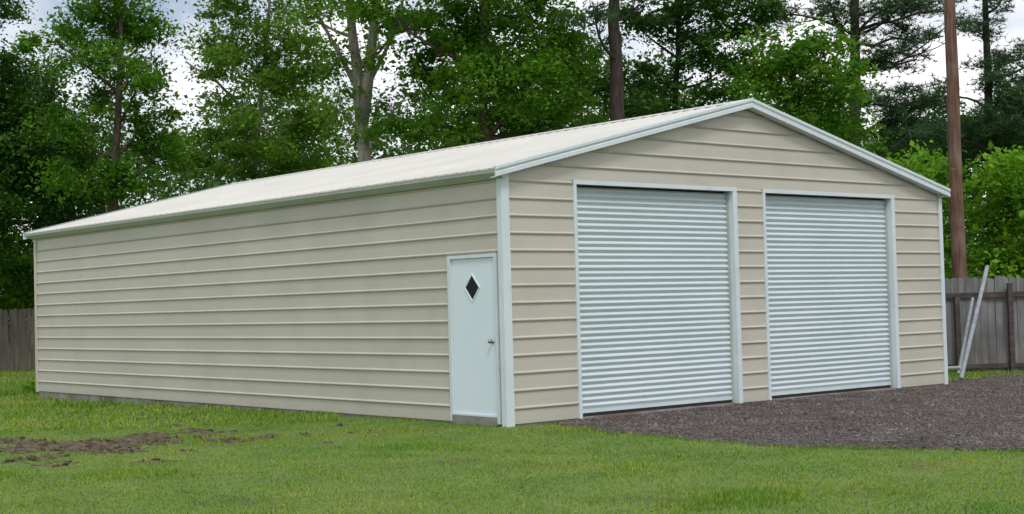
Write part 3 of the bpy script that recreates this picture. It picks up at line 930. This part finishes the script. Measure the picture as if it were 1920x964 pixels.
tree('broadleaf_tree', 'dark green tree behind the ridge, right of the thick brown trunk', 'tree', [(1262, 480), (1258, 300), (1270, 120), (1275, -60)], 42, 0.16,
     [(1205, 55, 55, 48), (1295, 85, 58, 46), (1215, 175, 66, 50), (1335, 30, 70, 48), (1378, 112, 44, 50), (1270, 225, 60, 30), (1100, 150, 46, 60), (1150, 215, 60, 40), (1320, 185, 40, 30), (1400, 40, 50, 50), (1260, 20, 40, 30), (1270, -70, 130, 70), (1330, 225, 40, 24)], M['leaf_dark'], M['bark_dark'], 27, G1, dens=0.95)
tree('pine_tree', 'pine with thick straight brown trunk rising behind the garage ridge', 'tree', [(1160, 480), (1156, 250), (1152, 100), (1150, -40), (1148, -250)], 36, 0.27,
     [(1110, 40, 40, 26), (1195, 10, 50, 26), (1120, -90, 120, 40), (1190, -160, 110, 50), (1130, -230, 80, 40)], M['needle'], M['bark_pine'], 28, G1, kind='needle', dens=1.2)
tree('broadleaf_tree', 'round mid-green tree left of the dark branching pine', 'tree', [(1492, 480), (1495, 300), (1490, 200), (1485, 110)], 38, 0.13,
     [(1450, 110, 56, 44), (1522, 115, 62, 48), (1485, 175, 74, 46), (1562, 165, 40, 58), (1552, 232, 44, 38), (1425, 165, 38, 34), (1590, 270, 44, 36), (1500, 250, 60, 40)], M['leaf_mid'], M['bark_brown'], 29, G1, dens=1.1)
tree('pine_tree', 'dark pine with long horizontal branches left of the wooden pole', 'tree', [(1598, 520), (1600, 330), (1603, 180), (1604, 60), (1600, -60), (1596, -200)], 43, 0.26,
     [(1700, 14, 66, 14), (1690, 100, 54, 9), (1745, 66, 44, 12), (1660, 30, 44, 14), (1560, 14, 56, 22), (1480, 30, 60, 24), (1650, 118, 36, 8), (1680, 205, 58, 34), (1640, 165, 36, 24), (1720, 185, 36, 30), (1690, 255, 66, 34), (1600, -60, 120, 40), (1610, -150, 100, 40), (1600, -220, 70, 40)], M['needle'], M['bark_dark'], 30, G1, kind='needle', dens=1.3,
     forks=[([(1602, 145), (1630, 120), (1660, 112), (1690, 118), (1725, 108)], 0.06, 0.4), ([(1603, 60), (1640, 46), (1670, 42), (1720, 26), (1770, 24)], 0.06, -0.3), ([(1602, 100), (1570, 40), (1560, 0)], 0.08, 0.3), ([(1600, 240), (1660, 255), (1720, 225)], 0.05, 0.2), ([(1602, 80), (1640, 84), (1680, 68), (1730, 74), (1780, 62)], 0.05, 0.6), ([(1603, 200), (1640, 196), (1690, 206), (1740, 198)], 0.045, -0.4), ([(1603, 30), (1650, 14), (1700, 22), (1750, 4)], 0.045, 0.7)])
tree('pine_tree', 'dark blue-green pine behind and right of the wooden pole', 'tree', [(1862, 520), (1858, 300), (1850, 120), (1846, -40), (1850, -160)], 46, 0.2,
     [(1845, 50, 34, 26), (1835, 130, 44, 32), (1885, 180, 50, 40), (1850, 230, 62, 40), (1755, 240, 52, 44), (1895, 250, 50, 50), (1740, 190, 30, 20), (1900, 110, 30, 14), (1930, 200, 50, 60), (1855, 15, 44, 20), (1800, 260, 50, 40), (1860, -60, 80, 30), (1850, -130, 60, 40), (1960, 100, 50, 30)], M['needle'], M['bark_dark'], 31, G1, kind='needle', dens=1.5)
tree('broadleaf_tree', 'dark leafy tree filling the gap behind the dark pines at right', 'tree', [(1790, 520), (1785, 340), (1780, 250)], 50, 0.15,
     [(1700, 270, 60, 40), (1760, 270, 60, 46), (1840, 265, 70, 50), (1910, 280, 60, 50), (1660, 300, 50, 30), (1960, 240, 60, 60), (1780, 330, 90, 40)], M['leaf_dark'], M['bark_dark'], 32, G1, dens=1.2)
G2 = 'bushes along the fences'
tree('bush', 'bright yellow-green bush left of the wooden pole above the fence', 'bush', [(1762, 560), (1760, 420)], 32.5, 0.05,
     [(1760, 325, 36, 30), (1742, 350, 30, 26), (1768, 390, 34, 44), (1762, 470, 34, 44), (1770, 540, 36, 36), (1700, 320, 30, 24)], M['leaf_bright'], M['bark_brown'], 33, G2, dens=1.1, lsize=0.13)
tree('bush', 'large bright green bush over the fence right of the wooden pole', 'bush', [(1870, 580), (1868, 440)], 33.5, 0.07,
     [(1850, 325, 52, 34), (1905, 335, 48, 38), (1840, 390, 50, 42), (1905, 410, 60, 50), (1850, 460, 60, 44), (1920, 480, 50, 40), (1970, 400, 60, 80), (1860, 520, 80, 36), (1960, 520, 60, 50)], M['leaf_bright'], M['bark_brown'], 34, G2, dens=1.15, lsize=0.13)
tree('bush', 'green bush over the brown fence beside the garage back corner', 'bush', [(30, 640), (32, 520)], 47.5, 0.06,
     [(25, 490, 40, 34), (62, 520, 34, 40), (-10, 530, 50, 40), (40, 560, 50, 30), (20, 450, 30, 26), (-60, 500, 50, 50), (100, 500, 50, 50), (-120, 520, 50, 50)], M['leaf_mid'], M['bark_brown'], 35, G2, dens=1.2, lsize=0.15)
# weeds at the foot of the far corner
wr = np.random.default_rng(40)
cpos = np.array([at(62, 692, 31.5), at(48, 694, 31.8), at(70, 696, 31.0)]); cpos[:, 2] = gz(cpos[:, 0], cpos[:, 1]) + 0.14
v, f = leaves(cpos, wr, 0.09, 60, 0.08)
wo = npmesh('weed_clump', v, f, M['leaf_mid'])
tag(wo, 'low leafy weeds at the foot of the garage back corner', 'weeds', kind='stuff')

# far-off wood behind everything
wr = np.random.default_rng(50)
cc = []
TOPX = [-450, -150, 60, 200, 300, 350, 440, 520, 610, 690, 760, 820, 960, 1120, 1200, 1330, 1400, 1480, 1570, 1600, 1690, 1730, 1850, 1930, 2100, 2450]
TOPY = [180, 190, 230, 250, 260, 280, 170, 160, 200, 270, 290, 140, 110, 130, 150, 180, 170, 150, 180, 300, 300, 240, 230, 200, 180, 200]
for dpt in (55, 61, 68):
    for px_ in np.arange(-440, 2440, 22):
        tp = np.interp(px_ + wr.normal() * 12, TOPX, TOPY) + 40 * math.sin(px_ * 0.037 + 2 * dpt) + wr.normal() * 22
        for py_ in np.arange(max(tp, 60), 640, 22):
            if N1.fbm(np.array(px_ * 0.022 + dpt), np.array(py_ * 0.03)) < 0.36: continue
            cc.append(at(px_ + wr.normal() * 12, py_ + wr.normal() * 10, dpt + wr.normal() * 1.5))
cc = np.array(cc)
v, f = leaves(cc, wr, 0.36, 40, 0.19)
wood = npmesh('far_wood', v, f, M['wood_mass'])
tag(wood, 'dark far wood filling the gaps behind the trees', 'wood', kind='stuff')
